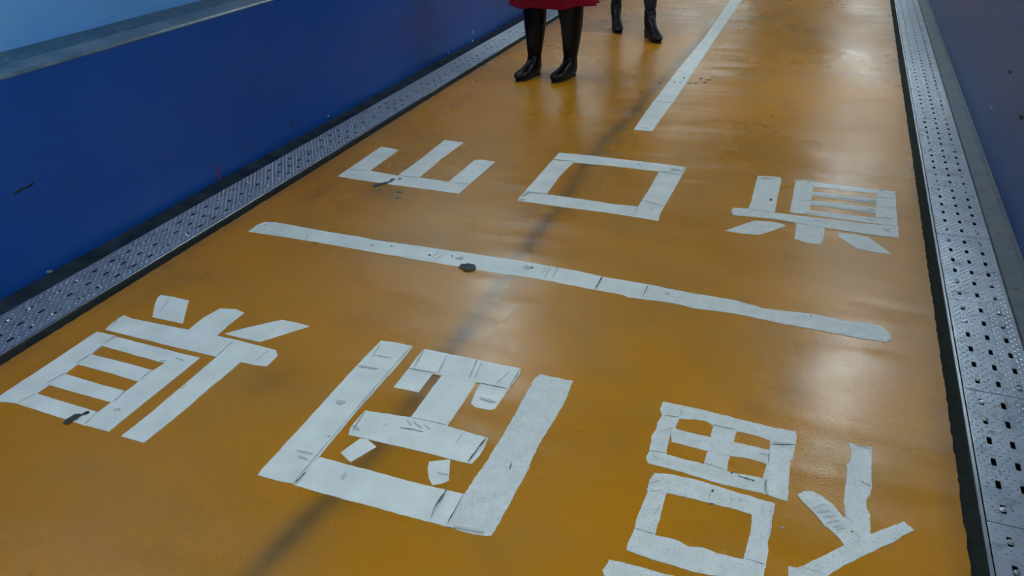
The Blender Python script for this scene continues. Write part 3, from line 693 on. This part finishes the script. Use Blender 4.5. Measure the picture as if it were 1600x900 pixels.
def tube_pts(path, n=10):
    """rings around a path of (Vector, radius)"""
    rings = []
    for i, (p, r_) in enumerate(path):
        a = path[max(0, i - 1)][0]; c = path[min(len(path) - 1, i + 1)][0]; t = (c - a).normalized()
        u = t.cross(Vector((0, 1, .01))); u = u.normalized() if u.length > 1e-3 else Vector((1, 0, 0)); v = t.cross(u)
        rings.append([tuple(p + (u * math.cos(6.28318 * k / n) + v * math.sin(6.28318 * k / n)) * r_) for k in range(n)])
    return rings
def skin_body(name, joints, bones, material, parent):
    me = bpy.data.meshes.new(name)
    keys = list(joints); me.from_pydata([joints[k][0] for k in keys], [], [])
    me.edges.add(len(bones)); me.edges.foreach_set('vertices', [keys.index(q) for b in bones for q in b])
    me.update()
    tmp = bpy.data.objects.new('tmp', me); col.objects.link(tmp)
    md = tmp.modifiers.new('s', 'SKIN'); md.use_smooth_shade = True
    sv = me.skin_vertices[0].data
    for i, k in enumerate(keys):
        rr = joints[k][1]; sv[i].radius = rr if isinstance(rr, tuple) else (rr, rr); sv[i].use_root = (k == 'pelvis')
    ms = tmp.modifiers.new('sub', 'SUBSURF'); ms.levels = 2
    dg = bpy.context.evaluated_depsgraph_get(); dg.update()
    nm = bpy.data.meshes.new_from_object(tmp.evaluated_get(dg))
    bpy.data.objects.remove(tmp, do_unlink=True)
    nm.name = name
    o = link(name, nm, material, parent)
    for f in nm.polygons: f.use_smooth = True
    return o
def person(loc, face, label, coat_mat, feet, high, hemz, legmat, swing, hem_half, scale=1.0):
    """a whole figure standing at loc, looking along local +Y after turning by face"""
    root = empty('person', loc, label=label, category='person'); root.rotation_euler = (0, 0, face)
    lf, rf = feet       # local (x, y) of ankles (left, right), each with toe angle and lift
    J = {'pelvis': ((0, 0, .90), (.15, .11)), 'waist': ((0, .0, 1.03), (.12, .09)), 'chest': ((0, .0, 1.20), (.145, .10)), 'shoulders': ((0, -.005, 1.33), (.11, .085)),
         'neck': ((0, .0, 1.42), .052), 'skull': ((0, .01, 1.47), .055)}
    B_ = [('pelvis', 'waist'), ('waist', 'chest'), ('chest', 'shoulders'), ('shoulders', 'neck'), ('neck', 'skull')]
    for s, nm, ft in ((-1, 'l', lf), (1, 'r', rf)):
        ax, ay, az = ft[0], ft[1], ft[3]
        J['hip' + nm] = ((s * .085, 0, .84), .088)
        J['knee' + nm] = ((s * .085 * .4 + ax * .6 , .5 * ay + .03, .475), .060)
        J['calf' + nm] = ((ax, ay + .02, .30), .036)
        J['ankle' + nm] = ((ax, ay + .01, .12 + az), .028)
        B_ += [('pelvis', 'hip' + nm), ('hip' + nm, 'knee' + nm), ('knee' + nm, 'calf' + nm), ('calf' + nm, 'ankle' + nm)]
        sw = swing * s
        J['sh' + nm] = ((s * .165, -.005, 1.335), .056); J['elbow' + nm] = ((s * .235, -.01 + sw * .3, 1.07), .038); J['wrist' + nm] = ((s * .245, .05 + sw, .85), .024)
        J['palm' + nm] = ((s * .245, .062 + sw * 1.1, .79), (.020, .038)) 
        B_ += [('shoulders', 'sh' + nm), ('sh' + nm, 'elbow' + nm), ('elbow' + nm, 'wrist' + nm), ('wrist' + nm, 'palm' + nm)]
    body = skin_body('body', J, B_, M['skin'], root)
    # head, fingers joined to the body mesh
    bm = bmesh.new(); bm.from_mesh(body.data)
    hz = 1.555; rings = []
    prof = [(-.115, .030, .010, .035), (-.100, .050, .024, .060), (-.075, .062, .018, .078), (-.045, .070, .010, .086), (-.01, .074, .004, .094), (.03, .077, -.002, .100), (.07, .072, -.006, .096), (.10, .055, -.006, .075), (.118, .028, -.006, .040), (.122, .008, -.006, .010)]
    for dz, rx_, oy_, ry_ in prof:
        rings.append([(rx_ * math.cos(6.28318 * k / 20), oy_ + ry_ * math.sin(6.28318 * k / 20), hz + dz) for k in range(20)])
    loft(bm, rings)
    loft(bm, [[(a * w_, yy + .004 * abs(a), z) for a in (-1, 0, 1)] + [(0, yy - .02, z)] for z, w_, yy in ((hz + .015, .007, .100), (hz - .01, .010, .112), (hz - .028, .015, .116), (hz - .036, .010, .098))])   # nose
    for s in (-1, 1):
        loft(bm, [[(s * (.072 + .012 * q), .0 + .020 * math.cos(6.28318 * k / 8) * (1 - .3 * q), hz - .005 + .030 * math.sin(6.28318 * k / 8) * (1 - .2 * q)) for k in range(8)] for q in (0, 1)])   # ears
        px, py, pz = J['palm' + ('l' if s < 0 else 'r')][0]
        for fi, (dy, L_) in enumerate(((.028, .072), (.010, .082), (-.009, .076), (-.026, .060))):
            b0 = Vector((px, py + dy, pz - .025))
            loft(bm, tube_pts([(b0 + Vector((0, 0, .02)), .0090), (b0 + Vector((-s * .002, 0, -L_ * .35)), .0088), (b0 + Vector((-s * .010, 0, -L_ * .7)), .0080), (b0 + Vector((-s * .024, 0, -L_)), .0062)], 8))
        b0 = Vector((px, py + .03, pz + .02))
        loft(bm, tube_pts([(b0, .011), (b0 + Vector((-s * .012, .022, -.022)), .0105), (b0 + Vector((-s * .022, .030, -.052)), .0080)], 8))
    bmesh.ops.recalc_face_normals(bm, faces=bm.faces); bm.to_mesh(body.data); bm.free()
    for f in body.data.polygons: f.use_smooth = True
    for s in (-1, 1):
        bm = bmesh.new(); bmesh.ops.create_uvsphere(bm, u_segments=10, v_segments=8, radius=.011)
        bmesh.ops.scale(bm, vec=(1.3, .5, .7), verts=bm.verts); bmesh.ops.translate(bm, vec=(s * .031, .090, hz + .008), verts=bm.verts)
        from_bm('eye', bm, M['eye'], root, True)
    bm = bmesh.new(); bmesh.ops.create_uvsphere(bm, u_segments=12, v_segments=6, radius=.01)
    bmesh.ops.scale(bm, vec=(2.2, .7, .7), verts=bm.verts); bmesh.ops.translate(bm, vec=(0, .091, hz - .060), verts=bm.verts); from_bm('mouth', bm, M['lip'], root, True)
    # hair: cap open at the face
    bm = bmesh.new(); rings = []
    for dz, rr, oy_ in ((-.20, .080, -.045), (-.13, .090, -.040), (-.05, .092, -.030), (.02, .090, -.024), (.07, .086, -.014), (.105, .070, -.010), (.130, .040, -.008), (.140, .010, -.008)):
        ring = []
        for k in range(24):
            a = 6.28318 * k / 24; x = rr * math.cos(a); y = oy_ + rr * 1.12 * math.sin(a)
            if dz < .06: y = min(y, .030)
            ring.append((x, y, hz + dz))
        rings.append(ring)
    loft(bm, rings); hh = from_bm('hair', bm, M['hair'], root); sub(hh)
    # coat with a flared, wavy hem, hollow below
    bm = bmesh.new(); n = 64; rings = []
    hw = hem_half
    for z, rx_, ry_, wv in ((1.425, .066, .064, 0), (1.405, .120, .085, 0), (1.375, .180, .098, 0), (1.32, .192, .108, 0), (1.20, .172, .120, 0), (1.03, .145, .112, 0), (.92, .175, .135, .004), (.80, .205, .150, .010), (.65, .205 + (hw - .205) * .55, .165, .018), (hemz + .01, hw - .004, .180, .026), (hemz, hw, .182, .026)):
        ring = []
        for k in range(n):
            a = 6.28318 * k / n
            f = 1 + wv * 3 * math.sin(7 * a + .6) + wv * 1.2 * math.sin(13 * a)
            dz = (.014 + .004 * math.sin(5 * a + 1) - .022 * math.cos(a)) if wv > .02 else 0
            # front opening overlap
            ex = .010 if (wv > .0 and abs(a - 1.55) < .10) else 0
            ring.append((rx_ * f * math.cos(a), (ry_ + ex) * f * math.sin(a), z + dz))
        rings.append(ring)
    loft(bm, rings, cap=False)
    c = from_bm('coat', bm, coat_mat, root); 
    md = c.modifiers.new('cloth', 'SOLIDIFY'); md.thickness = .006; md.offset = -1
    for f in c.data.polygons: f.use_smooth = True
    for s, nm in ((-1, 'l'), (1, 'r')):
        bm = bmesh.new(); a, b, e = (Vector(J[q + nm][0]) for q in ('sh', 'elbow', 'wrist'))
        loft(bm, tube_pts([(a + Vector((-s * .06, 0, .000)), .066), (a + Vector((s * .012, 0, -.016)), .074), (a.lerp(b, .5), .058), (b, .052), (b.lerp(e, .5), .046), (e + Vector((0, 0, .005)), .040)], 14))
        sl_ = from_bm('sleeve', bm, coat_mat, root); sub(sl_)
    # legwear and boots
    for s, nm, ft in ((-1, 'l', lf), (1, 'r', rf)):
        bm = bmesh.new(); h, k_, cf, an = (Vector(J[q + nm][0]) for q in ('hip', 'knee', 'calf', 'ankle'))
        top = .0
        rr = (.105, .078, .066, .056, .046) if not high else (.100, .070, .058, .044, .036)
        loft(bm, tube_pts([(h, rr[0]), (k_ + Vector((0, 0, .04)), rr[1]), (k_ + Vector((0, 0, -.05)), rr[2]), (cf, rr[3]), (an + Vector((0, 0, .08 if not high else .03)), rr[4])], 16))
        lg = from_bm('trouser_leg' if not high else 'stocking', bm, legmat, root); sub(lg)
        bl_ = Vector((ft[0], ft[1], ft[3])) 
        off = Matrix.Rotation(ft[2], 3, 'Z') @ Vector((0, -.055 if high else -.02, 0))
        make_boot(root, bl_ + off, ft[2], high, ft[4] if len(ft) > 4 else 0)
    return root

# woman in red coat and knee boots, toes towards the camera
def foot_from(heel, toe, root, face, back):
    """local ankle position and toe angle of a boot whose heel and toe touch the floor at these points"""
    h = Vector((heel[0], heel[1], 0)); t = Vector((toe[0], toe[1], 0)); d = (t - h).normalized()
    inv = Matrix.Rotation(-face, 3, 'Z')
    lp = inv @ (h + d * back - Vector(root)); ld = inv @ d
    return lp.x, lp.y, math.atan2(-ld.x, ld.y)
face1 = math.pi - .16
root1 = (-1.815, 5.36, 0)
a = foot_from((-1.934, 5.372), (-2.006, 5.108), root1, face1, .055)
b = foot_from((-1.676, 5.412), (-1.752, 5.142), root1, face1, .055)
person(root1, face1, 'person in a dark red knee-length coat and tall glossy black boots, standing at left', M['red'], ((b[0], b[1], b[2], 0), (a[0], a[1], a[2], 0)), True, .475, M['tights'], .02, .325)
face2 = math.pi + .30
root2 = (-1.62, 6.80, 0)
a = foot_from((-1.800, 7.02), (-1.800 + .10, 6.78), root2, face2, .02)
b = foot_from((-1.435, 6.725), (-1.435 + .145, 6.51), root2, face2, .02)
person(root2, face2, 'person in dark trousers and block-heeled black ankle boots, walking behind the red coat', M['coat'], ((b[0], b[1], b[2], 0), (a[0], a[1], a[2], 0.0, 0)), False, .78, M['trousers'], .10, .24)
